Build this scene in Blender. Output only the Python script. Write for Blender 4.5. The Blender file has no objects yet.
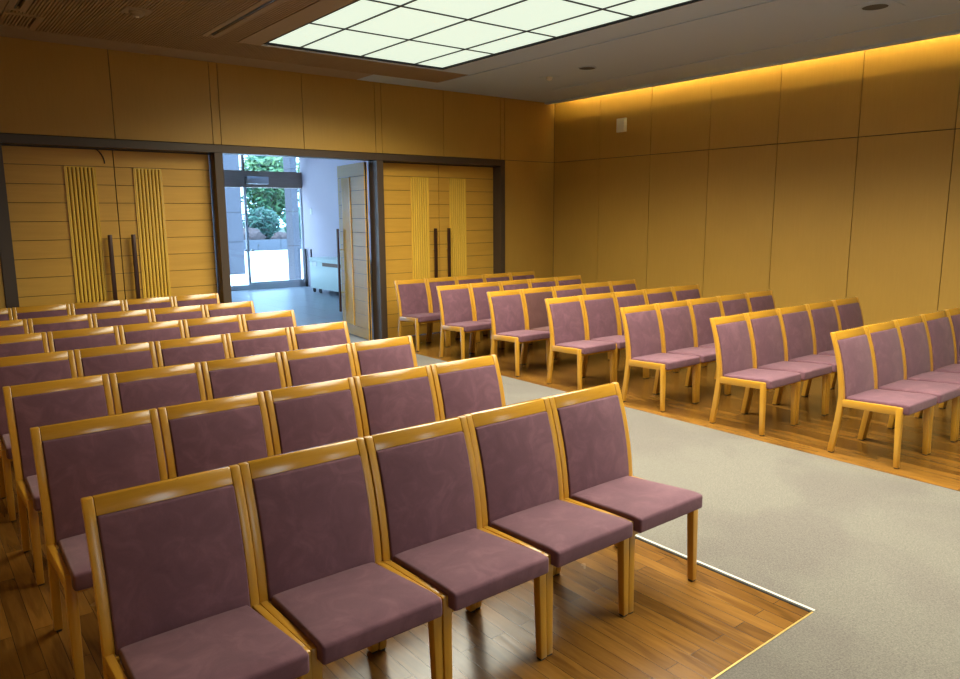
import bpy, bmesh, math, random
from mathutils import Vector, Matrix
random.seed(7)
C = bpy.context.scene.collection
PI = math.pi

# ------------------------------------------------------------------ helpers
def box(bm, x0, x1, y0, y1, z0, z1, mi=0):
    x0, x1 = min(x0, x1), max(x0, x1); y0, y1 = min(y0, y1), max(y0, y1); z0, z1 = min(z0, z1), max(z0, z1)
    v = [bm.verts.new(p) for p in ((x0,y0,z0),(x1,y0,z0),(x1,y1,z0),(x0,y1,z0),(x0,y0,z1),(x1,y0,z1),(x1,y1,z1),(x0,y1,z1))]
    for f in ((0,3,2,1),(4,5,6,7),(0,1,5,4),(1,2,6,5),(2,3,7,6),(3,0,4,7)):
        fc = bm.faces.new([v[i] for i in f]); fc.material_index = mi
    return v

def prism_x(bm, prof, x0, x1, taper=None):
    """closed (y,z) profile swept from x0 to x1; taper(y,z,side) gives an x inset"""
    a = []; b = []
    for y, z in prof:
        t = taper(y, z) if taper else 0.0
        a.append(bm.verts.new((x0 + t, y, z))); b.append(bm.verts.new((x1 - t, y, z)))
    n = len(prof)
    for i in range(n):
        j = (i + 1) % n
        bm.faces.new((a[i], a[j], b[j], b[i]))
    bm.faces.new(list(reversed(a))); bm.faces.new(b)

def cyl(bm, p0, p1, r0, r1=None, n=16, mi=0):
    r1 = r0 if r1 is None else r1
    p0, p1 = Vector(p0), Vector(p1); d = (p1 - p0).normalized()
    a = d.orthogonal().normalized(); b = d.cross(a)
    A = []; B = []
    for k in range(n):
        t = 2 * PI * k / n; o = a * math.cos(t) + b * math.sin(t)
        A.append(bm.verts.new(p0 + o * r0)); B.append(bm.verts.new(p1 + o * r1))
    for k in range(n):
        f = bm.faces.new((A[k], A[(k+1) % n], B[(k+1) % n], B[k])); f.smooth = True; f.material_index = mi
    f = bm.faces.new(list(reversed(A))); f.material_index = mi
    f = bm.faces.new(B); f.material_index = mi

def tube(bm, pts, r, n=8):
    for i in range(len(pts) - 1): cyl(bm, pts[i], pts[i+1], r, r, n)

def soften(bm, off, seg=2, ang=35):
    bmesh.ops.recalc_face_normals(bm, faces=bm.faces)
    es = [e for e in bm.edges if len(e.link_faces) == 2 and e.calc_face_angle(0) > math.radians(ang)]
    bmesh.ops.bevel(bm, geom=es, offset=off, segments=seg, profile=0.5, affect='EDGES', clamp_overlap=True)

def obj(name, bm, mats, parent=None, smooth=None):
    bmesh.ops.recalc_face_normals(bm, faces=bm.faces)
    me = bpy.data.meshes.new(name); bm.to_mesh(me); bm.free()
    for m in (mats if isinstance(mats, (list, tuple)) else [mats]): me.materials.append(m)
    if smooth:
        for p in me.polygons: p.use_smooth = True
        try: me.set_sharp_from_angle(angle=math.radians(smooth))
        except Exception: pass
    o = bpy.data.objects.new(name, me); C.objects.link(o)
    if parent: o.parent = parent
    return o

def thing(name, label, cat, loc=(0,0,0), rz=0, group=None):
    o = bpy.data.objects.new(name, None); C.objects.link(o)
    o.location = loc; o.rotation_euler = (0, 0, rz); o.empty_display_size = .1
    tag(o, label, cat, group); return o

def tag(o, label=None, cat=None, group=None):
    if label: o['label'] = label
    if cat: o['category'] = cat
    if group: o['group'] = group
    return o

def struct(name, bm, mats, parent=None, smooth=None):
    o = obj(name, bm, mats, parent, smooth)
    if not parent: o['kind'] = 'structure'
    return o

def structroot(name, loc=(0,0,0)):
    o = bpy.data.objects.new(name, None); C.objects.link(o); o.location = loc; o['kind'] = 'structure'; return o

# ------------------------------------------------------------------ materials
def mat(name, col, rough=.5, **kw):
    m = bpy.data.materials.new(name); m.use_nodes = True
    b = m.node_tree.nodes['Principled BSDF']
    b.inputs['Base Color'].default_value = (*col, 1); b.inputs['Roughness'].default_value = rough
    for k, v in kw.items(): b.inputs[k.replace('_', ' ')].default_value = v
    return m

class NT:
    def __init__(s, m): s.t = m.node_tree; s.b = s.t.nodes['Principled BSDF']
    def n(s, t, **kw):
        x = s.t.nodes.new(t)
        for k, v in kw.items(): setattr(x, k, v)
        return x
    def l(s, a, b): s.t.links.new(a, b)
    def coords(s, scale=(1,1,1), rot=(0,0,0), loc=(0,0,0)):
        tc = s.n('ShaderNodeTexCoord'); mp = s.n('ShaderNodeMapping')
        mp.inputs['Scale'].default_value = scale; mp.inputs['Rotation'].default_value = rot; mp.inputs['Location'].default_value = loc
        s.l(tc.outputs['Object'], mp.inputs['Vector']); return mp.outputs['Vector']
    def noise(s, vec, scale, detail=4, rough=.6, dist=0):
        x = s.n('ShaderNodeTexNoise'); x.inputs['Scale'].default_value = scale; x.inputs['Detail'].default_value = detail
        x.inputs['Roughness'].default_value = rough; x.inputs['Distortion'].default_value = dist
        s.l(vec, x.inputs['Vector']); return x.outputs['Fac']
    def ramp(s, fac, stops):
        r = s.n('ShaderNodeValToRGB'); e = r.color_ramp.elements
        while len(e) < len(stops): e.new(.5)
        for i, (p, c) in enumerate(stops): e[i].position = p; e[i].color = (*c, 1)
        s.l(fac, r.inputs['Fac']); return r.outputs['Color']
    def mix(s, fac, a, b, mode='MIX'):
        x = s.n('ShaderNodeMix', data_type='RGBA', blend_type=mode)
        if isinstance(fac, float): x.inputs[0].default_value = fac
        else: s.l(fac, x.inputs[0])
        for i, q in ((6, a), (7, b)):
            if isinstance(q, tuple): x.inputs[i].default_value = (*q, 1)
            else: s.l(q, x.inputs[i])
        return x.outputs[2]
    def bump(s, h, strength=.2, dist=.01):
        x = s.n('ShaderNodeBump'); x.inputs['Strength'].default_value = strength; x.inputs['Distance'].default_value = dist
        s.l(h, x.inputs['Height']); s.l(x.outputs['Normal'], s.b.inputs['Normal'])

def wood(name, c0, c1, axis='z', rough=.35, scale=1.0, bump=.03, coat=0., perobj=0.):
    """long-grained varnished wood; axis = direction of the grain"""
    m = mat(name, c0, rough); t = NT(m)
    sc = {'x': (1.2, 18, 18), 'y': (18, 1.2, 18), 'z': (18, 18, 1.2)}[axis]
    v = t.coords(tuple(a * scale for a in sc))
    n1 = t.noise(v, 2.2, 5, .62, .6)
    col = t.ramp(n1, [(.3, c0), (.72, c1)])
    v2 = t.coords((.9, .9, .9)); n2 = t.noise(v2, 1.3, 2)
    col = t.mix(.25, col, t.ramp(n2, [(.3, tuple(a * .8 for a in c0)), (.7, c1)]))
    if perobj:
        oi = t.n('ShaderNodeObjectInfo'); r = t.ramp(oi.outputs['Random'], [(0, (1 - perobj,) * 3), (1, (1, 1, 1))])
        col = t.mix(1.0, col, r, 'MULTIPLY')
    t.l(col, t.b.inputs['Base Color'])
    t.bump(n1, bump, .002)
    if coat:
        t.b.inputs['Coat Weight'].default_value = coat; t.b.inputs['Coat Roughness'].default_value = .2
    return m

M = {}
M['chair_wood'] = wood('honey chair wood', (.50, .240, .020), (.60, .31, .033), 'z', .3, 1.6, .02, .35, .12)
M['chair_wood_x'] = wood('honey chair wood rail', (.50, .240, .020), (.61, .315, .035), 'x', .2, 1.6, .02, .7, .12)
M['chair_wood_y'] = wood('honey chair wood side', (.49, .235, .020), (.59, .305, .032), 'y', .3, 1.6, .02, .35, .12)
M['panel'] = wood('walnut brown wall veneer', (.45, .255, .040), (.49, .28, .047), 'z', .5, 1.3, .006)
M['door_wood'] = wood('golden door veneer', (.60, .32, .042), (.68, .375, .055), 'x', .42, .7, .01)
M['flute'] = wood('gold varnished reeding', (.78, .47, .055), (.88, .56, .08), 'z', .24, .9, .01, .4)
M['flute_gap'] = mat('brown reeding groove', (.10, .05, .012), .6)
M['gap'] = mat('dark joint', (.018, .011, .006), .8)
M['bronze'] = mat('bronze brown door frame', (.085, .058, .038), .38, Metallic=.25)
M['darkreveal'] = mat('dark door recess', (.02, .014, .01), .5)
M['handle'] = mat('dark brown pull bar', (.05, .018, .010), .3, Metallic=.3)
M['steel'] = mat('brushed steel', (.55, .56, .58), .3, Metallic=.9)
M['foot'] = mat('black rubber glide', (.02, .018, .016), .7)
M['white_trim'] = mat('white metal edging', (.60, .58, .50), .4, Metallic=.3)
M['black_trim'] = mat('black edging shadow gap', (.02, .02, .02), .6)
M['brass'] = mat('thin brass edging', (.75, .55, .18), .3, Metallic=.7)
M['white_plastic'] = mat('cream white plastic', (.85, .82, .70), .4)
M['black'] = mat('matt black', (.01, .01, .01), .6)

def fabric(name, dark, mid, light):
    m = mat(name, mid, .92); t = NT(m)
    oi = t.n('ShaderNodeObjectInfo')
    v = t.coords((1, 1, 1))
    ad = t.n('ShaderNodeVectorMath', operation='MULTIPLY_ADD')
    t.l(v, ad.inputs[0]); ad.inputs[1].default_value = (1, 1, 1)
    cmb = t.n('ShaderNodeCombineXYZ')
    mul = t.n('ShaderNodeMath', operation='MULTIPLY'); mul.inputs[1].default_value = 37.0
    t.l(oi.outputs['Random'], mul.inputs[0]); t.l(mul.outputs[0], cmb.inputs[0]); t.l(mul.outputs[0], cmb.inputs[2])
    t.l(cmb.outputs[0], ad.inputs[2])
    n1 = t.noise(ad.outputs[0], 9, 6, .62, .9)
    col = t.ramp(n1, [(.28, dark), (.5, mid), (.76, light)])
    n2 = t.noise(ad.outputs[0], 420, 2)
    col = t.mix(.35, col, t.mix(n2, dark, light), 'MIX')
    t.l(col, t.b.inputs['Base Color'])
    t.b.inputs['Sheen Weight'].default_value = .22; t.b.inputs['Sheen Roughness'].default_value = .45
    t.b.inputs['Sheen Tint'].default_value = (.9, .72, .75, 1)
    t.bump(n2, .12, .002)
    return m
M['suede'] = fabric('mauve suede', (.088, .034, .051), (.122, .049, .070), (.205, .093, .118))
M['suede_dark'] = fabric('maroon suede', (.075, .028, .025), (.095, .035, .031), (.12, .048, .043))

def floor_wood():
    m = mat('oak parquet strips', (.3, .14, .03), .25); t = NT(m)
    v = t.coords((1, 1, 1), (0, 0, PI / 2))
    br = t.n('ShaderNodeTexBrick'); t.l(v, br.inputs['Vector'])
    br.inputs['Color1'].default_value = (.0, .0, .0, 1); br.inputs['Color2'].default_value = (1, 1, 1, 1)
    br.inputs['Mortar'].default_value = (0, 0, 0, 1)
    for k, x in (('Scale', 1), ('Mortar Size', .0011), ('Mortar Smooth', .1), ('Bias', 0), ('Brick Width', .92), ('Row Height', .076)):
        br.inputs[k].default_value = x
    br.offset = .37; br.offset_frequency = 2
    # grain, shifted plank by plank
    v0 = t.coords((16, 1.4, 1)); ad = t.n('ShaderNodeVectorMath', operation='ADD'); t.l(v0, ad.inputs[0])
    sc = t.n('ShaderNodeVectorMath', operation='SCALE'); t.l(br.outputs['Color'], sc.inputs[0]); sc.inputs['Scale'].default_value = 23
    t.l(sc.outputs[0], ad.inputs[1])
    n1 = t.noise(ad.outputs[0], 1.5, 6, .6, 1.6)
    wv = t.n('ShaderNodeTexWave', wave_type='RINGS'); wv.inputs['Scale'].default_value = .55; wv.inputs['Distortion'].default_value = 7
    wv.inputs['Detail'].default_value = 3; wv.inputs['Detail Scale'].default_value = 1.4; t.l(ad.outputs[0], wv.inputs['Vector'])
    g = t.ramp(n1, [(.3, (.125, .052, .008)), (.7, (.235, .108, .018))])
    g = t.mix(.35, g, t.ramp(wv.outputs['Fac'], [(.05, (.075, .030, .005)), (.35, (.22, .10, .017))]))
    tone = t.ramp(br.outputs['Color'], [(0, (.62, .58, .55)), (.5, (.9, .9, .9)), (1, (1.12, 1.12, 1.1))])
    g = t.mix(1.0, g, tone, 'MULTIPLY')
    g = t.mix(br.outputs['Fac'], g, (.02, .01, .004))
    t.l(g, t.b.inputs['Base Color'])
    n3 = t.noise(t.coords(), 3.0, 3)
    mr = t.n('ShaderNodeMapRange'); t.l(n3, mr.inputs[0]); mr.inputs[3].default_value = .16; mr.inputs[4].default_value = .32
    t.l(mr.outputs[0], t.b.inputs['Roughness'])
    sub = t.n('ShaderNodeMath', operation='SUBTRACT'); t.l(wv.outputs['Fac'], sub.inputs[0]); t.l(br.outputs['Fac'], sub.inputs[1])
    t.bump(sub.outputs[0], .12, .002)
    return m
M['parquet'] = floor_wood()

def carpet_mat():
    m = mat('oatmeal loop carpet', (.44, .41, .33), .95); t = NT(m)
    v = t.coords()
    n1 = t.noise(v, 130, 3, .8); n2 = t.noise(v, 1.1, 3, .5, .4)
    c = t.ramp(n1, [(.3, (.092, .083, .071)), (.7, (.185, .170, .147))])
    c = t.mix(1.0, c, t.ramp(n2, [(.42, (.86, .83, .83)), (.56, (1.0, 1.0, .97))]), 'MULTIPLY')
    n4 = t.noise(t.coords((1, .35, 1)), 9, 2, .5)
    c = t.mix(1.0, c, t.ramp(n4, [(.74, (1, 1, 1)), (.80, (.82, .80, .78))]), 'MULTIPLY')
    t.l(c, t.b.inputs['Base Color'])
    t.bump(n1, .5, .004)
    return m
M['carpet'] = carpet_mat()
M['ceiling'] = mat('ceiling with cool light tint', (.47, .58, .72), .8)  # cool glow put into the colour, offsets the warm bounced light
M['ceiling_left'] = mat('taupe ceiling border off the glow', (.36, .275, .18), .8)  # browner copy of the same ceiling, for the side without the glow tint
M['slat'] = wood('taupe brown ceiling slats', (.37, .265, .15), (.43, .31, .18), 'y', .6, .6, .01)
M['diff_frame'] = mat('dark light grid', (.03, .025, .035), .5)

def emis(name, col, s):
    m = mat(name, (.8, .8, .8), .4); b = m.node_tree.nodes['Principled BSDF']
    b.inputs['Emission Color'].default_value = (*col, 1); b.inputs['Emission Strength'].default_value = s
    return m
M['diffuser'] = emis('glowing opal diffuser', (.84, .97, .78), .93)
M['diffuser'].node_tree.nodes['Principled BSDF'].inputs['Base Color'].default_value = (.2, .2, .2, 1)
M['cove_lamp'] = emis('warm cove strip lamp', (1.0, .72, .25), 130)

def stone(name, c0, c1, sc=60, rough=.7, tile=None):
    m = mat(name, c0, rough); t = NT(m); v = t.coords()
    n = t.noise(v, sc, 4, .7); c = t.ramp(n, [(.35, c0), (.65, c1)])
    if tile:
        br = t.n('ShaderNodeTexBrick'); t.l(t.coords((1, 1, 1), tile[2]), br.inputs['Vector'])
        br.inputs['Color1'].default_value = (.92,) * 3 + (1,); br.inputs['Color2'].default_value = (1, 1, 1, 1)
        br.inputs['Mortar'].default_value = (.35,) * 3 + (1,); br.inputs['Scale'].default_value = 1; br.inputs['Mortar Size'].default_value = .006
        br.inputs['Brick Width'].default_value = tile[0]; br.inputs['Row Height'].default_value = tile[1]; br.offset = .5
        c = t.mix(1.0, c, br.outputs['Color'], 'MULTIPLY')
    t.l(c, t.b.inputs['Base Color']); return m
M['hall_tile'] = stone('slate hall tiles', (.27, .30, .34), (.33, .36, .40), 30, .3, (.9, .9, (0, 0, 0)))
M['hall_wall'] = stone('pale hall wall render', (.50, .42, .46), (.56, .47, .50), 50, .8)
M['granite'] = stone('grey granite cladding', (.045, .045, .06), (.075, .075, .095), 45, .7)
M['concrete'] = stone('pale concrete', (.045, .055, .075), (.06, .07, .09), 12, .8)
M['paving'] = stone('bright pale paving', (.8, .8, .78), (.85, .85, .84), 4, .7)
M['rock'] = stone('pinkish garden rock', (.045, .032, .034), (.08, .055, .055), 6, .9)
M['soil'] = stone('garden soil', (.02, .03, .02), (.04, .06, .03), 5, .95)
M['beam'] = wood('brown metal header', (.26, .18, .14), (.34, .24, .19), 'x', .5)
M['alu'] = mat('silver door frame', (.62, .64, .66), .35, Metallic=.5)
M['cart'] = mat('pale green white enamel', (.66, .74, .66), .35)
M['cart_slot'] = mat('brown cart recess', (.22, .11, .06), .6)
M['bark'] = stone('dark bark', (.06, .05, .045), (.12, .1, .08), 14, .9)

def leafmat(name, a, b):
    m = mat(name, a, .55); t = NT(m)
    n = t.noise(t.coords(), 2.2, 3); c = t.ramp(n, [(.35, a), (.65, b)])
    t.l(c, t.b.inputs['Base Color']); return m
M['leaf_teal'] = leafmat('blue green leaves', (.015, .11, .075), (.035, .19, .11))
M['leaf_lime'] = leafmat('yellow green leaves', (.02, .12, .06), (.11, .20, .06))
M['leaf_dark'] = leafmat('dark green leaves', (.01, .05, .04), (.02, .09, .06))

def glass():
    m = bpy.data.materials.new('clear window glass'); m.use_nodes = True; nt = m.node_tree; nt.nodes.clear()
    o = nt.nodes.new('ShaderNodeOutputMaterial'); mx = nt.nodes.new('ShaderNodeMixShader'); tr = nt.nodes.new('ShaderNodeBsdfTransparent')
    gl = nt.nodes.new('ShaderNodeBsdfGlossy'); gl.inputs['Roughness'].default_value = .02; mx.inputs[0].default_value = .06
    tr.inputs['Color'].default_value = (.93, .97, .98, 1)
    nt.links.new(tr.outputs[0], mx.inputs[1]); nt.links.new(gl.outputs[0], mx.inputs[2]); nt.links.new(mx.outputs[0], o.inputs[0]); return m
M['glass'] = glass()
def tinted():
    m = bpy.data.materials.new('tinted window glass'); m.use_nodes = True; nt = m.node_tree; nt.nodes.clear()
    o = nt.nodes.new('ShaderNodeOutputMaterial'); tr = nt.nodes.new('ShaderNodeBsdfTransparent'); tr.inputs['Color'].default_value = (.8, .7, .6, 1)
    nt.links.new(tr.outputs[0], o.inputs[0]); return m
M['tinted_glass'] = tinted()

# ------------------------------------------------------------------ room shell
ZC = 3.402            # ceiling
XL, YF = -8.62, -12.5 # left wall, front wall
ZS, ZD = 2.51, 2.42   # panel joint, door head
T = .20               # back wall thickness
g = .004

# floor: parquet, with the carpet laid over it and the hall tiles behind the doors
LY = .16   # face of the recessed door leaves
bm = bmesh.new(); box(bm, XL, .3, YF, .0, -.10, 0); box(bm, XL, .3, 0, LY + .03, -.10, 0); struct('floor', bm, M['parquet'])
# carpet: aisle strip and the wide area in front
bm = bmesh.new()
cr, cl, cy0 = -3.37, -5.405, -7.165
box(bm, cl + .012, cr, cy0, 0, .0, .006); box(bm, XL + .01, cr, YF, cy0 - .006, .0, .006); box(bm, cl + .012, cr, cy0 - .006, cy0, 0, .006)
box(bm, cr, -.01, YF, cy0 - .006, 0, .006)
o = obj('aisle_carpet', bm, M['carpet'])
tag(o, 'oatmeal beige carpet running down the aisle from the open doorway and across the front', 'carpet'); 
bm = bmesh.new(); box(bm, cl - .004, cl + .012, cy0 - .004, 0, 0, .009); box(bm, cl - .012, cl - .004, cy0 + .004, 0, 0, .004, 1)
struct('trim_1', bm, [M['white_trim'], M['black_trim']])
bm = bmesh.new(); box(bm, XL + .01, cl - .012, cy0 - .007, cy0, 0, .008); struct('trim_2', bm, M['brass'])

# back wall: upper panels, right panel, posts, header
def panel_wall_y(bm, x0, x1, z0, z1, y=0.0, th=.018):
    box(bm, x0 + g, x1 - g, y, y + th, z0 + g, z1 - g)
bm = bmesh.new()
cuts = [XL + .0, -7.51, -7.40, -6.38, -5.36, -5.265, -4.25, -3.24, -3.144, -2.146, -1.115, -1.03, 0]
for a, b in zip(cuts[:-1], cuts[1:]): panel_wall_y(bm, a, b, ZS, ZC + .3)
panel_wall_y(bm, -1.03, 0, 0, ZS); panel_wall_y(bm, XL, -7.51, 0, ZS)
box(bm, XL, .0, .018, T - .01, ZS, ZC + .3, 1)
box(bm, -1.03, .0, .018, T - .01, 0, ZS, 1); box(bm, XL, -7.51, .018, T - .01, 0, ZS, 1)
for a, b in ((-5.36, -5.265), (-3.24, -3.144)): box(bm, a + .01, b - .01, .03, T - .01, 0, ZS, 1)
box(bm, XL, .0, T - .01, T + .01, ZD + .1, ZC + .3, 2); box(bm, -1.03, 0, T - .01, T + .01, 0, ZD + .1, 2); box(bm, XL, -7.51, T - .01, T + .01, 0, ZD + .1, 2)
struct('wall_back', bm, [M['panel'], M['gap'], M['hall_wall']])

# bronze frame: header beam and posts
bm = bmesh.new(); box(bm, -7.51, -1.03, -.012, T - .02, ZD, ZS - g); soften(bm, .002, 1); struct('trim_3', bm, M['bronze'])
for k, (a, b) in enumerate(((-7.51, -7.40), (-5.36, -5.265), (-3.24, -3.144), (-1.115, -1.03))):
    bm = bmesh.new(); box(bm, a, b, -.012, T + .01, 0, ZD - .001); soften(bm, .002, 1); struct('trim_%d' % (4 + k), bm, M['bronze'])

# right wall
bm = bmesh.new()
ys = [0, -.95] + [-.95 - .9377 * k for k in range(1, 13)]
for a, b in zip(ys[:-1], ys[1:]):
    for z0, z1 in ((0, ZS), (ZS, ZC + .3)):
        box(bm, 0, .018, b + g, a - g, z0 + g, z1 - g)
box(bm, .018, .12, YF, T, 0, ZC + .3, 1)
struct('wall_right', bm, [M['panel'], M['gap']])
# left and front wall (behind the camera)
bm = bmesh.new()
for k in range(13): box(bm, XL - .018, XL, -.9615 * (k + 1) + g, -.9615 * k - g, 0, ZS - g); box(bm, XL - .018, XL, -.9615 * (k + 1) + g, -.9615 * k - g, ZS + g, ZC)
box(bm, XL - .12, XL - .018, YF, T, 0, ZC + .3, 1); struct('wall_left', bm, [M['panel'], M['gap']])
WZ0, WZ1 = .35, 2.75
WINS = ((-7.15, -5.85), (-2.75, -1.65))
bm = bmesh.new()
for a, b, z0, z1 in ((XL, WINS[0][0], 0, ZC), (WINS[0][1], WINS[1][0], 0, ZC), (WINS[1][1], 0, 0, ZC), (*WINS[0], 0, WZ0), (*WINS[0], WZ1, ZC), (*WINS[1], 0, WZ0), (*WINS[1], WZ1, ZC)):
    box(bm, a + g, b - g, YF - .018, YF, z0 + g, z1 - g)
    box(bm, a, b, YF - .12, YF - .018, z0, z1 + (.3 if z1 == ZC else 0), 1)
struct('wall_front', bm, [M['panel'], M['gap']])
for q, (WX0, WX1) in enumerate(WINS):
    r = structroot('window_%d' % (2 + q))
    bm = bmesh.new()
    box(bm, WX0, WX1, YF - .10, YF - .02, WZ0, WZ0 + .05); box(bm, WX0, WX1, YF - .10, YF - .02, WZ1 - .05, WZ1)
    for xx in (WX0, WX1 - .05): box(bm, xx, xx + .05, YF - .10, YF - .02, WZ0 + .05, WZ1 - .05)
    obj('window_frame', bm, M['bronze'], r)
    bm = bmesh.new(); box(bm, WX0 + .05, WX1 - .05, YF - .064, YF - .06, WZ0 + .05, WZ1 - .05); obj('window_pane', bm, M['tinted_glass'], r)
bm = bmesh.new(); box(bm, -.012, 0, -11.5, -.0, .0, .06); struct('baseboard_right', bm, M['bronze'])
bm = bmesh.new(); box(bm, -1.03, -.012, -.012, 0, .0, .06); struct('baseboard_back', bm, M['bronze'])

# ceiling: slab, borders, slats, light opening, coves
LX0, LX1, LY0, LY1 = -5.20, -3.015, -8.835, -1.195      # luminous panel
SX0, SX1 = -7.40, -.93                                  # slatted field
SY1 = -.43
bm = bmesh.new()
def flat(x0, x1, y0, y1, z=ZC, th=.10, mi=0): box(bm, x0, x1, y0, y1, z, z + th, mi)
flat(XL, SX0, YF, -.0, mi=2); flat(SX0, -3.5, SY1, 0.0, mi=2); flat(-3.5, -.22, SY1, 0.0)                   # left margin; back border, coloured grey where the panel glow falls
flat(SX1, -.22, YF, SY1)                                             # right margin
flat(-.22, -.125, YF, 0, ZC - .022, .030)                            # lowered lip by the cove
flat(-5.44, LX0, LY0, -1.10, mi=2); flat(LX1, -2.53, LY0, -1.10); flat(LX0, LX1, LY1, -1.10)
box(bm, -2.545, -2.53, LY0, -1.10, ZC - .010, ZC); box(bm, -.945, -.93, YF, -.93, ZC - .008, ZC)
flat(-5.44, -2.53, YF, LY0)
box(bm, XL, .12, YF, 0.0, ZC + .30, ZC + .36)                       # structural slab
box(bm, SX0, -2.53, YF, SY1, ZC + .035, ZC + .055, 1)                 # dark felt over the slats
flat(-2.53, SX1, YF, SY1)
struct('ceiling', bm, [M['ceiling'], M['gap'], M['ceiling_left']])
bm = bmesh.new()
x = SX0 + .012; P = .0262
while x < -2.56:
    segs = [(YF, SY1)]
    if x + .0152 > -5.44 and x < -2.53: segs = [(-1.10, SY1)]
    elif -5.813 < x + .008 < -5.677: segs = [(-1.17, SY1)]
    elif x + .013 < -7.245: segs = [(-1.12, SY1)]
    for a, b in segs:
        if x < -7.10: 
            box(bm, x, x + .0152, a, -1.02, ZC, ZC + .02) if a < -1.02 else None
            box(bm, x, x + .0152, -.47, b, ZC, ZC + .02); continue
        box(bm, x, x + .0152, a, b, ZC, ZC + .02)
    x += P
struct('trim_8', bm, M['slat'])

# access hatch, slatted, back left
t = thing('ceiling_hatch', 'square slatted access hatch in the slatted ceiling, back left corner', 'ceiling hatch', (-7.245, -.745, ZC))
bm = bmesh.new(); x0, x1, y0, y1 = -.145, .145, -.27, .27
box(bm, x0, x0 + .02, y0, y1, -.004, .02); box(bm, x1 - .045, x1, y0, y1, -.004, .02); box(bm, x0 + .02, x1 - .045, y0, y0 + .05, -.004, .02); box(bm, x0 + .02, x1 - .045, y1 - .05, y1, -.004, .02)
obj('hatch_frame', bm, M['slat'], t)
bm = bmesh.new()
for k in range(8): box(bm, x0 + .026 + k * P, x0 + .026 + k * P + .0152, y0 + .05, y1 - .05, .0, .02)
obj('slat_infill', bm, M['slat'], t)

# linear air slots
def air_slot(x, y1, L, label, side):
    t = thing('ceiling_air_vent', label, 'air vent', (x, y1, ZC), 0, None)
    bm = bmesh.new()
    box(bm, -.075, -.022, -L, 0, -.004, .02); box(bm, .022, .075, -L, 0, -.004, .02); box(bm, -.022, .022, -.06, 0, -.004, .02)
    obj('vent_frame', bm, M['ceiling_left'], t)
    bm = bmesh.new(); box(bm, -.022, .022, -L, -.06, .02, .03); obj('vent_throat', bm, M['black'], t)
    bm = bmesh.new(); box(bm, side * .010 - .003, side * .010 + .003, -L, -.065, -.001, .018); obj('vent_blade', bm, M['steel'], t)
air_slot(-5.745, -1.175, 3.3, 'long narrow black air slot in the slatted ceiling beside the light panel', 1)
air_slot(-7.32, -1.125, 3.3, 'black air slot at the far left of the ceiling, in front of the access hatch', -1)

# luminous ceiling: border, bars and opal panes
t = thing('ceiling_light_panel', 'large recessed luminous ceiling of pale green white opal panes in a dark grid', 'ceiling light', (0, 0, 0))
xs = [LX0, -4.82, -4.11, -3.41, LX1]; yl = [LY1 - .955 * k for k in range(8)] + [LY0]
bm = bmesh.new()
for xx in xs: box(bm, xx - .007, xx + .007, LY0, LY1, ZC + .008, ZC + .03)
for yy in yl: box(bm, LX0, LX1, yy - .007, yy + .007, ZC + .0085, ZC + .0305)
obj('light_grid', bm, M['diff_frame'], t)
bm = bmesh.new()
for a in (LX0 - .012, LX1): box(bm, a, a + .012, LY0 - .012, LY1 + .012, ZC - .004, ZC + .05)
for a in (LY0 - .012, LY1): box(bm, LX0, LX1, a, a + .012, ZC - .004, ZC + .05)
obj('light_border', bm, M['diff_frame'], t)
for i in range(4):
    for j in range(8):
        bm = bmesh.new(); box(bm, xs[i] + .007, xs[i+1] - .007, yl[j+1] + .007, yl[j] - .007, ZC + .018, ZC + .026)
        obj('diffuser_pane', bm, M['diffuser'], t)

# round ceiling fittings
def disc(name, label, cat, x, y, r, h, matl, ring=None, plate=None, matp=None):
    t = thing(name, label, cat, (x, y, ZC))
    if plate:
        bm = bmesh.new(); box(bm, -plate, plate, -plate, plate, -.005, .0); obj('mounting_plate', bm, matp, t)
    bm = bmesh.new()
    if h > .02:
        cyl(bm, (0, 0, -.003), (0, 0, -h * .5), r, r * .96, 28); cyl(bm, (0, 0, -h * .5), (0, 0, -h), r * .96, r * .6, 28)
        obj('detector_body', bm, matl, t)
        bm = bmesh.new(); cyl(bm, (0, 0, -h), (0, 0, -h - .008), r * .25, r * .2, 14); obj('sensor_tip', bm, M['white_plastic'], t)
    else:
        cyl(bm, (0, 0, -.002), (0, 0, -h), r, r, 32); obj('grille', bm, matl, t)
        bm = bmesh.new(); 
        n = 40
        for k in range(n):
            a0, a1 = 2*PI*k/n, 2*PI*(k+1)/n
            for (ra, rb) in ((r, r + .012),):
                v = [bm.verts.new((math.cos(a)*q, math.sin(a)*q, zz)) for zz in (-.001, -h - .003) for a, q in ((a0, ra), (a0, rb), (a1, rb), (a1, ra))]
                bm.faces.new(v[4:8]); bm.faces.new((v[0], v[4], v[7], v[3])); bm.faces.new((v[1], v[2], v[6], v[5]))
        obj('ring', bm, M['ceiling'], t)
    return t
M['grille'] = mat('dark grey speaker mesh', (.10, .10, .095), .8)
M['det'] = mat('beige detector plastic', (.40, .33, .23), .5)
disc('smoke_detector', 'round beige smoke detector on a square plate in the left slatted ceiling', 'smoke detector', -6.52, -1.70, .062, .045, M['det'], plate=.105, matp=M['ceiling_left'])
disc('ceiling_speaker', 'flush round grey ceiling speaker nearer the back wall', 'ceiling speaker', -1.705, -2.285, .095, .006, M['grille'])
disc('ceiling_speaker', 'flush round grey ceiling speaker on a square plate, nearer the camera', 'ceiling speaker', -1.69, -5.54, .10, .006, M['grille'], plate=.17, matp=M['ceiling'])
disc('smoke_detector', 'small pale smoke detector on the grey ceiling beside the far round speaker', 'smoke detector', -1.66, -1.60, .045, .04, M['white_plastic'], plate=.09, matp=M['ceiling'])

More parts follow.
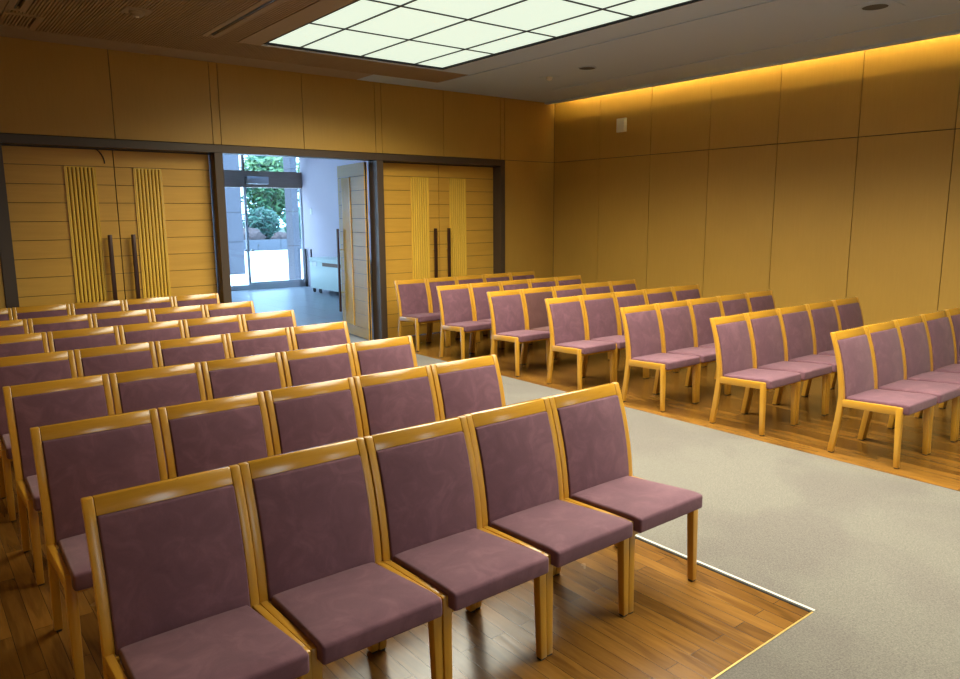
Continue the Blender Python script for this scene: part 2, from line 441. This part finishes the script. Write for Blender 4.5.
# wall mounted box on the right wall
t = thing('wall_sensor', 'small cream box mounted high on the right wood wall', 'wall sensor', (0, -1.375, 2.95))
bm = bmesh.new(); box(bm, -.03, 0, -.085, .085, -.095, .095); soften(bm, .006); obj('back_box', bm, M['white_plastic'], t, 40)
bm = bmesh.new(); box(bm, -.062, -.03, -.09, .0, -.075, .07); soften(bm, .006); obj('cover', bm, M['white_plastic'], t, 40)

# cove lamps in the right-hand ceiling slot
t = thing('cove_light', 'warm strip lamp hidden in the slot above the right wood wall', 'cove light', (0, 0, 0))
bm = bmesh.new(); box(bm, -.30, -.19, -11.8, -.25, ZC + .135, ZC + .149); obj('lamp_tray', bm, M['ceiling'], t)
bm = bmesh.new(); box(bm, -.215, -.19, -11.7, -.35, ZC + .150, ZC + .165); obj('lamp_tube', bm, M['cove_lamp'], t)

# ------------------------------------------------------------------ doors
LY = .16   # leaf face
LW = 1.0
def door_leaf(parent, mats, hinge, sign, fluted_gold=True, handle_label=None):
    """leaf in local space: hinge at x=0, leaf towards sign*x, front face at y=0, thickness to +y"""
    r = bpy.data.objects.new('door_leaf', None); C.objects.link(r); r.parent = parent
    z0, z1 = .008, ZD - .012
    bm = bmesh.new()
    seams = [2.233 - .189 * k for k in range(12)]
    zs = [z1] + seams + [z0]
    fx0, fx1 = LW - .478, LW - .182                     # flutes measured from the hinge
    for a, b in zip(zs[:-1], zs[1:]):
        top = a >= 2.3; bottom = b <= .02
        if top or bottom: rng = [(.004, LW - .003)]
        else: rng = [(.004, fx0), (fx1, LW - .003)]
        for p, q in rng: box(bm, sign * p, sign * q, 0, .012, b + .0028, a - .0028)
    box(bm, sign * .003, sign * (LW - .002), .012, .034, z0, z1, 1)
    for a, b in zip(zs[:-1], zs[1:]): box(bm, sign * .004, sign * (LW - .003), .034, .044, b + .0028, a - .0028)
    return r, bm, fx0, fx1, seams

def build_leaf(parent, loc, rz, sign):
    r, bm, fx0, fx1, seams = door_leaf(parent, None, None, sign)
    # the leaf itself is a mesh, its reeding and handle are sub-parts
    C.objects.unlink(r); bpy.data.objects.remove(r)
    leaf = obj('door_leaf', bm, [M['door_wood'], M['gap']], parent)
    leaf.location = loc; leaf.rotation_euler = (0, 0, rz)
    bm = bmesh.new(); zt, zb = seams[0] - .003, seams[-1] + .003
    n = 8; w = (fx1 - fx0) / n
    for k in range(n):
        a = fx0 + k * w
        prof = [(.06, 0), (.08, -.012), (.28, -.018), (.60, -.018), (.80, -.012), (.82, 0)]
        lo = [bm.verts.new((sign * (a + p * w), y + .004, zb)) for p, y in prof]; hi = [bm.verts.new((sign * (a + p * w), y + .004, zt)) for p, y in prof]
        for i in range(5): bm.faces.new((lo[i], lo[i+1], hi[i+1], hi[i]))
        bm.faces.new(lo); bm.faces.new(hi)
    box(bm, sign * fx0, sign * fx1, .004, .012, zb, zt, 1)
    for zz in (zb, zt - .012): box(bm, sign * fx0, sign * fx1, -.015, .004, zz, zz + .012)
    for xx in (fx0, fx1 - .008): box(bm, sign * xx, sign * (xx + .008), -.015, .004, zb, zt)
    obj('reeded_panel', bm, [M['flute'], M['flute_gap']], leaf)
    bm = bmesh.new(); hx = sign * (LW - .115)
    box(bm, hx - .021, hx + .021, -.085, -.055, .32, 1.52); soften(bm, .005, 2)
    for z in (.60, 1.22): cyl(bm, (hx, -.056, z), (hx, .002, z), .009, .009, 12, 1)
    obj('door_handle', bm, [M['handle'], M['brass']], leaf, 40)
    return leaf

for idx, (xa, xb) in ((1, (-7.40, -5.36)), (3, (-3.144, -1.115))):
    root = structroot('door_%d' % idx); LW = (xb - xa) / 2 - .006
    build_leaf(root, (xa + .004, LY, 0), 0, 1); build_leaf(root, (xb - .004, LY, 0), 0, -1)
    bm = bmesh.new(); box(bm, xa, xb, LY - .004, LY + .03, ZD - .012, ZD - .001); box(bm, (xa + xb) / 2 - .03, (xa + xb) / 2 + .03, LY + .0445, LY + .058, 0.008, ZD - .012); obj('head_seal', bm, M['darkreveal'], root)
root = structroot('door_2'); LW = .985
leaf = build_leaf(root, (-3.315, T + .0, 0), math.radians(-97), -1)
# a small loose cable over the left door
bm = bmesh.new(); pts = []
for k in range(9):
    u = k / 8; pts.append((-6.545 + .075 * math.sin(u * PI / 2), LY - .012, 2.412 - .145 * u ** 1.3))
tube(bm, pts, .006)
tag(obj('loose_cable', bm, M['black']), 'short black curved cable hanging from the head of the left double door', 'cable')

# ------------------------------------------------------------------ chairs
W = .4845
SW = .032
def post_profile():
    zs = [.866, .80, .724, .648, .572, .50, .42, .354, .25, .156, .06, .007]
    yb = [.004, -.019, -.042, -.060, -.074, -.084, -.089, -.085, -.073, -.060, -.045, -.038]
    th = [.024, .026, .028, .030, .032, .034, .038, .040, .041, .041, .040, .039]
    return zs, yb, th
PZ, PYB, PTH = post_profile()
def lerp(z, arr):
    for i in range(len(PZ) - 1):
        if PZ[i] >= z >= PZ[i+1]:
            t = (PZ[i] - z) / (PZ[i] - PZ[i+1]); return arr[i] * (1 - t) + arr[i+1] * t
    return arr[0] if z > PZ[0] else arr[-1]
def make_chair():
    t = thing('chair', 'chair', 'chair')
    h = W / 2
    for s in (-1, 1):
        bm = bmesh.new()
        prof = [(y, z) for y, z in zip(PYB, PZ)] + [(y - d, z) for y, z, d in reversed(list(zip(PYB, PZ, PTH)))]
        xa, xb = (-h, -h + SW) if s < 0 else (h - SW, h)
        prism_x(bm, prof, xa, xb); soften(bm, .004, 2, 40)
        p = obj('rear_leg', bm, M['chair_wood'], t, 40)
        bm = bmesh.new(); box(bm, xa + .006, xb - .006, -.076, -.046, 0, .007); obj('rubber_glide', bm, M['foot'], p)
    for s in (-1, 1):
        bm = bmesh.new(); xa, xb = (-h, -h + .038) if s < 0 else (h - .038, h)
        prof = [(-.478, .42), (-.481, .30), (-.489, .10), (-.493, .007), (-.525, .007), (-.522, .10), (-.518, .30), (-.517, .42)]
        a = []; b = []
        for y, z in prof:
            k = (.42 - z) / .42 * .007
            a.append(bm.verts.new((xa + (k if s > 0 else 0), y, z))); b.append(bm.verts.new((xb - (k if s < 0 else 0), y, z)))
        n = len(prof)
        for i in range(n): bm.faces.new((a[i], a[(i+1) % n], b[(i+1) % n], b[i]))
        bm.faces.new(list(reversed(a))); bm.faces.new(b); soften(bm, .004, 2, 40)
        p = obj('front_leg', bm, M['chair_wood'], t, 40)
        bm = bmesh.new(); box(bm, xa + .008, xb - .008, -.521, -.497, 0, .007); obj('rubber_glide', bm, M['foot'], p)
    for s in (-1, 1):
        bm = bmesh.new(); xa, xb = (-h, -h + .026) if s < 0 else (h - .026, h)
        prof = [(-.120, .404), (-.120, .352), (-.480, .366), (-.480, .420)]
        prism_x(bm, prof, xa, xb); soften(bm, .003, 2); obj('side_rail', bm, M['chair_wood_y'], t, 40)
    bm = bmesh.new(); box(bm, -h + .036, h - .036, -.512, -.490, .350, .392); soften(bm, .003, 1); obj('front_rail', bm, M['chair_wood_x'], t, 40)
    bm = bmesh.new(); box(bm, -h + SW, h - SW, -.118, -.092, .33, .372); soften(bm, .003, 1); obj('back_rail', bm, M['chair_wood_x'], t, 40)
    bm = bmesh.new()
    zt = [.866, .84, .812]
    prof = [(lerp(z, PYB) - .001, z) for z in zt] + [(lerp(z, PYB) - lerp(z, PTH) + .001, z) for z in reversed(zt)]
    prism_x(bm, prof, -h + SW + .0006, h - SW - .0006); soften(bm, .003, 2, 50); obj('top_rail', bm, M['chair_wood_x'], t, 40)
    # seat cushion
    bm = bmesh.new()
    bw, fw = h - .040, h - .021
    yb_, yf = -.112, -.556
    sec = []
    N = 10
    for i in range(N + 1):
        u = i / N; y = yb_ + (yf - yb_) * u; w = bw + (fw - bw) * min(1, u * 1.15)
        sec.append((y, w))
    # grid top with slight crown, bottom flat
    K = 10; top = []; bot = []
    for y, w in sec:
        u = (y - yb_) / (yf - yb_); tr = []; br_ = []
        for k in range(K + 1):
            v = -1 + 2 * k / K
            crown = .008 * (1 - v ** 4) * (1 - (2 * u - 1) ** 6)
            drop = -.012 * max(0, (u - .85) / .15) ** 2
            tr.append(bm.verts.new((v * w, y, (.416 + .032 * u) + crown + drop * .6)))
            br_.append(bm.verts.new((v * w, y, (.378 if u < .86 else .374))))
        top.append(tr); bot.append(br_)
    for i in range(N):
        for k in range(K):
            bm.faces.new((top[i][k], top[i][k+1], top[i+1][k+1], top[i+1][k])); bm.faces.new((bot[i][k], bot[i+1][k], bot[i+1][k+1], bot[i][k+1]))
    for k in range(K):
        bm.faces.new((top[0][k], bot[0][k], bot[0][k+1], top[0][k+1])); bm.faces.new((top[N][k], top[N][k+1], bot[N][k+1], bot[N][k]))
    for i in range(N):
        bm.faces.new((top[i][0], top[i+1][0], bot[i+1][0], bot[i][0])); bm.faces.new((top[i][K], bot[i][K], bot[i+1][K], top[i+1][K]))
    soften(bm, .012, 4, 50)
    obj('seat_cushion', bm, M['suede'], t, 60)
    # back cushion
    bm = bmesh.new(); zz = [.811, .76, .72, .68, .64, .60, .56, .52, .48, .44, .41, .395]
    prof = [(lerp(z, PYB) - lerp(z, PTH) + .02, z) for z in zz] + [(lerp(z, PYB) - lerp(z, PTH) - .007, z) for z in reversed(zz)]
    prism_x(bm, prof, -h + SW + .001, h - SW - .001); soften(bm, .007, 3, 50)
    obj('back_cushion', bm, M['suede'], t, 60)
    # plain back shell
    bm = bmesh.new(); prof = [(lerp(z, PYB) - .004, z) for z in zz] + [(lerp(z, PYB) - .010, z) for z in reversed(zz)]
    prism_x(bm, prof, -h + SW + .001, h - SW - .001); obj('back_panel', bm, M['suede'], t)
    return t

def copy_tree(o, parent=None):
    c = o.copy(); C.objects.link(c); c.parent = parent
    for ch in list(o.children): copy_tree(ch, c)
    return c

ordn = ['first', 'second', 'third', 'fourth', 'fifth', 'sixth', 'seventh']
proto = make_chair(); used = False
YLr = [-6.155, -5.185, -4.245, -3.297, -2.322, -1.378, -.372]
XLr = [-5.553, -5.540, -5.535, -5.538, -5.545, -5.548, -5.545]
YRr = [(-6.10, -6.145), (-5.12, -5.165), (-4.185, -4.235), (-3.215, -3.30), (-2.305, -2.345), (-1.365, -1.39), (-.37, -.40)]
XRr = [-3.222, -3.232, -3.242, -3.256, -3.268, -3.285, -3.25]
def put(x, y, rz, label, group):
    global used
    o = proto if not used else copy_tree(proto)
    used = True
    o.location = (x, y, 0); o.rotation_euler = (0, 0, rz)
    o['label'] = label; o['group'] = group
    return o
names_row = ['front row', 'second row', 'third row', 'fourth row', 'fifth row', 'sixth row', 'back row']
rj = random.Random(3)
for i in range(7):
    rz = math.radians(rj.uniform(-.25, .25))
    for k in range(5):
        x = XLr[i] - (.4867 if i == 0 else .4905) * (k + .5) ; y = YLr[i] + rj.uniform(-.004, .004)
        where = {0: 'aisle-end chair', 4: 'chair at the left-wall end'}.get(k, ordn[k] + ' chair from the aisle')
        put(x, y, rj.uniform(-.003, .003), 'mauve suede wooden %s in the %s of the left block' % (where, names_row[i]), 'chairs of the left block')
for i in range(7):
    ya, yb2 = YRr[i]; P_ = .4905; sl = math.atan2(yb2 - ya, 2.45)
    for k in range(5):
        x = XRr[i] + P_ * (k + .5); y = ya + (yb2 - ya) * (k + .5) / 5
        where = {0: 'aisle-end chair', 4: 'chair at the right-wall end'}.get(k, ordn[k] + ' chair from the aisle')
        dark = (i == 4 and k == 1)
        lab = ('darker maroon suede %s in the %s of the right block' if dark else 'mauve suede wooden %s in the %s of the right block') % (where, names_row[i])
        o = put(x, y, sl + rj.uniform(-.002, .002), lab, 'chairs of the right block')
        if dark:
            for ch in o.children:
                if 'cushion' in ch.name or 'back_panel' in ch.name:
                    ch.data = ch.data.copy(); ch.data.materials[0] = M['suede_dark']

# ------------------------------------------------------------------ hall behind the doorway
HX1, HY1 = -.38, 8.4
bm = bmesh.new(); box(bm, XL, HX1 + .2, LY + .03, HY1 + .08, -.10, -.001); struct('floor_hall', bm, M['hall_tile'])
bm = bmesh.new(); box(bm, HX1, HX1 + .25, T, HY1 - .02, -.1, 3.6); struct('wall_hall_right', bm, M['hall_wall'])
bm = bmesh.new(); box(bm, XL - .2, XL, T, HY1, -.1, 3.6); struct('wall_hall_left', bm, M['hall_wall'])
bm = bmesh.new(); box(bm, XL - .2, HX1 + .25, T, HY1 + .6, 3.30, 3.6); struct('ceiling_hall', bm, M['ceiling'])
# glass front
r = structroot('window_1')
bm = bmesh.new(); box(bm, XL, HX1, HY1 - .10, HY1 + .10, 2.37, 2.745); obj('header_beam', bm, M['beam'], r)
bm = bmesh.new(); box(bm, XL, HX1, HY1 - .05, HY1 + .05, 0, .11); box(bm, XL, HX1, HY1 - .05, HY1 + .05, 3.13, 3.30); obj('window_frame', bm, M['steel'], r)
for xx in (-7.2, -5.6, -4.0, -2.42):
    bm = bmesh.new(); box(bm, xx - .03, xx + .03, HY1 - .04, HY1 + .04, .11, 2.37); box(bm, xx - .03, xx + .03, HY1 - .04, HY1 + .04, 2.745, 3.13); obj('mullion', bm, M['beam'], r)
bm = bmesh.new(); box(bm, -1.81, -1.755, HY1 - .04, HY1 + .04, 2.745, 3.13); obj('mullion', bm, M['beam'], r)
bm = bmesh.new(); box(bm, XL, HX1, HY1 - .004, HY1 + .004, 2.745, 3.13); box(bm, XL, -1.83, HY1 - .004, HY1 + .004, .11, 2.37); obj('window_pane', bm, M['glass'], r)
r = structroot('door_4')
bm = bmesh.new()
box(bm, -1.81, -1.755, HY1 - .06, HY1 - .0, .11, 2.43); box(bm, -.42, -.385, HY1 - .06, HY1, .11, 2.37); box(bm, -1.755, -.42, HY1 - .05, HY1 - .01, .11, .17)
obj('door_frame', bm, M['alu'], r)
bm = bmesh.new(); box(bm, -1.755, -.42, HY1 - .034, HY1 - .026, .17, 2.37); obj('door_pane', bm, M['glass'], r)
bm = bmesh.new(); box(bm, -1.79, -1.28, HY1 - .26, HY1 - .10, 2.44, 2.61); soften(bm, .01); obj('door_operator', bm, M['steel'], r, 40)
bm = bmesh.new(); cyl(bm, (-1.70, HY1 - .12, .92), (-1.70, HY1 - .05, .92), .03, .03); cyl(bm, (-1.86, HY1 - .12, .92), (-1.86, HY1 - .05, .92), .025, .025); obj('door_knob', bm, M['steel'], r, 40)
# switch on the hall wall
bm = bmesh.new(); box(bm, HX1 - .012, HX1, 7.82, 7.90, 1.74, 1.88); tag(obj('light_switch', bm, M['white_plastic']), 'small white switch plate on the hall wall beside the glass door', 'switch')
# umbrella stand-like dark post by the glass door
bm = bmesh.new(); box(bm, -.44, -.40, 8.16, 8.20, -.001, .92); soften(bm, .008); tag(obj('dark_post', bm, M['darkreveal'], None, 40), 'dark slim post standing by the glass door at the end of the hall', 'post')
# wheeled cart
t = thing('service_cart', 'pale enamel wheeled service cart against the hall wall beyond the open door', 'cart', (-.70, 5.95, 0))
bm = bmesh.new(); box(bm, -.25, .25, -.95, .93, .10, .70); soften(bm, .012, 3)
obj('cart_body', bm, M['cart'], t, 40)
bm = bmesh.new(); box(bm, -.27, .27, -.97, .95, .70, .785); soften(bm, .012, 3); obj('cart_top', bm, M['cart'], t, 40)
bm = bmesh.new(); box(bm, -.258, -.245, -.85, .30, .615, .69); obj('slot_recess', bm, M['cart_slot'], t)
bm = bmesh.new(); box(bm, -.258, -.245, .58, .80, .60, .69); obj('control_panel', bm, M['steel'], t)
for xx in (-.2, .2):
    for yy in (-.8, .55, .84):
        bm = bmesh.new(); cyl(bm, (xx - .015, yy, .05), (xx + .015, yy, .05), .049, .049, 18); box(bm, xx - .02, xx + .02, yy - .02, yy + .02, .06, .105); obj('caster', bm, M['black'], t, 40)
bm = bmesh.new(); tube(bm, [(-.22, .90, .78), (-.22, .90, .97)], .02); obj('push_handle', bm, M['handle'], t, 40)

# ------------------------------------------------------------------ outside
bm = bmesh.new(); box(bm, -20, 40, -45, YF - .15, -.2, -.08); struct('ground_front', bm, M['soil'])
bm = bmesh.new(); box(bm, -20, 40, HY1 + .08, 28.0, -.2, -.03); struct('ground_paving', bm, M['paving'])
bm = bmesh.new(); box(bm, -20, 60, 28.4, 70, -.2, .45); struct('ground_garden', bm, M['soil'])
bm = bmesh.new()
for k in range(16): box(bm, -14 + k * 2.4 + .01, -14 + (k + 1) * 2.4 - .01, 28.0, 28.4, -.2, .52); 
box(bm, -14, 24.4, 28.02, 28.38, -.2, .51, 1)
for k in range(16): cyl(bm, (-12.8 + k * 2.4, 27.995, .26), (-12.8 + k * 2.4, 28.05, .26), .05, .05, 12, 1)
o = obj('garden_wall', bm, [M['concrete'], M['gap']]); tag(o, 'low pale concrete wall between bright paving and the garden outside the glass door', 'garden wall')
bm = bmesh.new()
for z0, z1 in ((-.1, .95), (.95, 1.83), (1.83, 2.9), (2.9, 4.2)):
    for k in range(5): box(bm, .1 - (k + 1) * 1.3 + .008, .1 - k * 1.3 - .008, 13.5, 13.9, z0 + .008, z1 - .008)
box(bm, -6.4, .09, 13.52, 13.88, -.1, 4.19, 1)
o = obj('granite_wall', bm, [M['granite'], M['gap']]); tag(o, 'grey granite clad wall outside, left of the glass door', 'stone wall')
bm = bmesh.new()
for z0, z1 in ((-.1, .95), (.95, 1.83), (1.83, 2.9), (2.9, 3.4)): box(bm, -.12, .06, 9.5, 9.9, z0 + .008, z1 - .008)
box(bm, -.11, .05, 9.51, 9.89, -.1, 3.39, 1)
o = obj('granite_pillar', bm, [M['granite'], M['gap']]); tag(o, 'narrow granite pillar outside, right of the glass door', 'pillar')

def leaves(bm, c, rad, n, size, mi=0, squash=.8):
    c = Vector(c)
    for _ in range(n):
        d = Vector((random.gauss(0, 1), random.gauss(0, 1), random.gauss(0, 1))).normalized()
        p = c + Vector((d.x * rad, d.y * rad, d.z * rad * squash)) * (random.random() ** .35)
        a = Vector((random.gauss(0, 1), random.gauss(0, 1), random.gauss(0, .6))).normalized(); b = a.orthogonal().normalized()
        s = size * random.uniform(.6, 1.3)
        v = [bm.verts.new(p + a * s), bm.verts.new(p + b * s * .45), bm.verts.new(p - a * s), bm.verts.new(p - b * s * .45)]
        f = bm.faces.new(v); f.material_index = mi
bushes = [(.5, 30.7, 1.05, 'leaf_dark', 'dark bush seen beside the granite wall outside'), (2.9, 30.7, 1.05, 'leaf_teal', 'blue green bush left of the pinkish rock in the garden'),
          (5.3, 30.7, 1.05, 'leaf_teal', 'round blue green bush behind the low wall, leftmost in the glass door'), (7.7, 30.7, 1.05, 'leaf_dark', 'dark green bush behind the pinkish rocks in the garden'),
          (10.1, 30.7, 1.05, 'leaf_teal', 'full blue green bush behind the granite pillar in the garden'), (12.5, 30.7, 1.05, 'leaf_dark', 'dark bush at the far right end of the low garden wall')]
for x, y, rr, mk, lab in bushes:
    t = thing('garden_bush', lab, 'bush', (x, y, .45), 0, None)
    bm = bmesh.new(); leaves(bm, (0, 0, rr * .8), rr, 1300, .17, 0, .85); obj('foliage', bm, M[mk], t)
    bm = bmesh.new()
    for k in range(5):
        a = k * 1.3; cyl(bm, (0, 0, -.05), (math.cos(a) * rr * .5, math.sin(a) * rr * .5, rr * 1.0), .05, .02, 8)
    obj('stem', bm, M['bark'], t)
for x, y, z, s, lab in ((6.3, 29.0, .45, .6, 'large pinkish garden rock behind the low concrete wall'), (8.0, 28.9, .45, .38, 'small pinkish rock beside the large one in the garden')):
    bm = bmesh.new(); bmesh.ops.create_icosphere(bm, subdivisions=3, radius=s)
    for v in bm.verts:
        n_ = 1 + .18 * math.sin(v.co.x * 7 / s + 1) * math.cos(v.co.z * 5 / s) + .08 * math.sin(v.co.y * 13 / s)
        v.co = Vector((v.co.x * 1.3 * n_, v.co.y * .6 * n_, max(v.co.z * .85 * n_, -.3 * s)))
    o = obj('garden_rock', bm, M['rock'], None, 25); o.location = (x, y, z + .28 * s); tag(o, lab, 'rock')
trees = [(6.2, 34.5, 5.2, 'leaf_teal'), (9.8, 34.5, 5.2, 'leaf_lime'), (13.4, 34.5, 5.4, 'leaf_lime'), (17.0, 34.5, 5.6, 'leaf_teal'), (2.6, 34.5, 5.6, 'leaf_teal'), (11.6, 39, 8.0, 'leaf_teal'), (8.0, 39, 8.2, 'leaf_teal'), (15.2, 39, 8.0, 'leaf_dark')]
tl = ['teal leaved tree left in the garden view', 'yellow green tree in the middle of the garden view', 'yellow green tree right of the middle in the garden view', 'teal tree right in the garden view, behind the granite pillar',
      'teal tree behind the granite wall', 'tall teal tree rising behind the yellow green ones', 'tall dark tree at the back left of the garden', 'tall dark tree at the back right of the garden']
for (x, y, h, mk), lab in zip(trees, tl):
    t = thing('garden_tree', lab, 'tree', (x, y, .45))
    bm = bmesh.new(); cyl(bm, (0, 0, -.1), (.15, 0, h * .45), .14, .09, 10)
    for k in range(6):
        a = k * 1.1 + x; cyl(bm, (.12, 0, h * (.25 + .04 * k)), (math.cos(a) * .9, math.sin(a) * .8, h * (.5 + .05 * k)), .06, .02, 8)
    obj('trunk', bm, M['bark'], t)
    bm = bmesh.new()
    for k in range(9):
        a = k * 2.4; q = .35 + .55 * ((k * 7) % 9) / 9
        leaves(bm, (math.cos(a) * .72, math.sin(a) * .6, h * q), .95, 420, .2)
    obj('foliage', bm, M[mk], t)

# ------------------------------------------------------------------ lights
def area(name, loc, rot, sx, sy, power, col, spread=180):
    l = bpy.data.lights.new(name, 'AREA'); l.shape = 'RECTANGLE'; l.size = sx; l.size_y = sy; l.energy = power; l.color = col; l.spread = math.radians(spread)
    o = bpy.data.objects.new(name, l); C.objects.link(o); o.location = loc; o.rotation_euler = rot; return o
area('panel_lamp', ((LX0 + LX1) / 2, (LY0 + LY1) / 2, ZC + .004), (0, 0, 0), LX1 - LX0 - .04, LY1 - LY0 - .04, 590, (1.0, .95, .77), 146)
sun = bpy.data.lights.new('sun', 'SUN'); sun.energy = 6; sun.color = (.85, .95, 1.0); sun.angle = .02
so = bpy.data.objects.new('sun', sun); C.objects.link(so); so.rotation_euler = (0, math.radians(-34), 0)
w = bpy.data.worlds.new('sky'); bpy.context.scene.world = w; w.use_nodes = True
bg = w.node_tree.nodes['Background']; bg.inputs[0].default_value = (.42, .68, 1.0, 1); bg.inputs[1].default_value = 10.5
p = area('daylight_portal', (-4.5, HY1 + .15, 1.7), (math.radians(90), 0, PI), 8.2, 3.3, 1, (1, 1, 1)); p.data.cycles.is_portal = True; p.rotation_euler = (math.radians(-90), 0, 0)

for WX0, WX1 in WINS:
    p = area('window_portal', ((WX0 + WX1) / 2, YF - .15, (WZ0 + WZ1) / 2), (math.radians(90), 0, 0), WX1 - WX0, WZ1 - WZ0, 1, (1, 1, 1)); p.data.cycles.is_portal = True
# ------------------------------------------------------------------ camera
cx, cy, cz, yaw, pitch, roll, fpx = -8.3552, -8.5675, 1.7032, .6732, -.1678, -.0067, 735.13
cyw, syw = math.cos(yaw), math.sin(yaw)
f = Vector((syw * math.cos(pitch), cyw * math.cos(pitch), math.sin(pitch)))
r_ = Vector((cyw, -syw, 0)); u_ = r_.cross(f)
r2 = r_ * math.cos(roll) + u_ * math.sin(roll); u2 = -r_ * math.sin(roll) + u_ * math.cos(roll)
cam = bpy.data.cameras.new('camera'); co = bpy.data.objects.new('camera', cam); C.objects.link(co)
mtx = Matrix((r2, u2, -f)).transposed().to_4x4(); mtx.translation = (cx, cy, cz); co.matrix_world = mtx
cam.sensor_width = 36; cam.lens = fpx / 960 * 36; cam.clip_start = .02; cam.clip_end = 300
S = bpy.context.scene; S.camera = co
S.view_settings.view_transform = 'Standard'; S.view_settings.look = 'None'; S.view_settings.exposure = 0; S.view_settings.gamma = 1
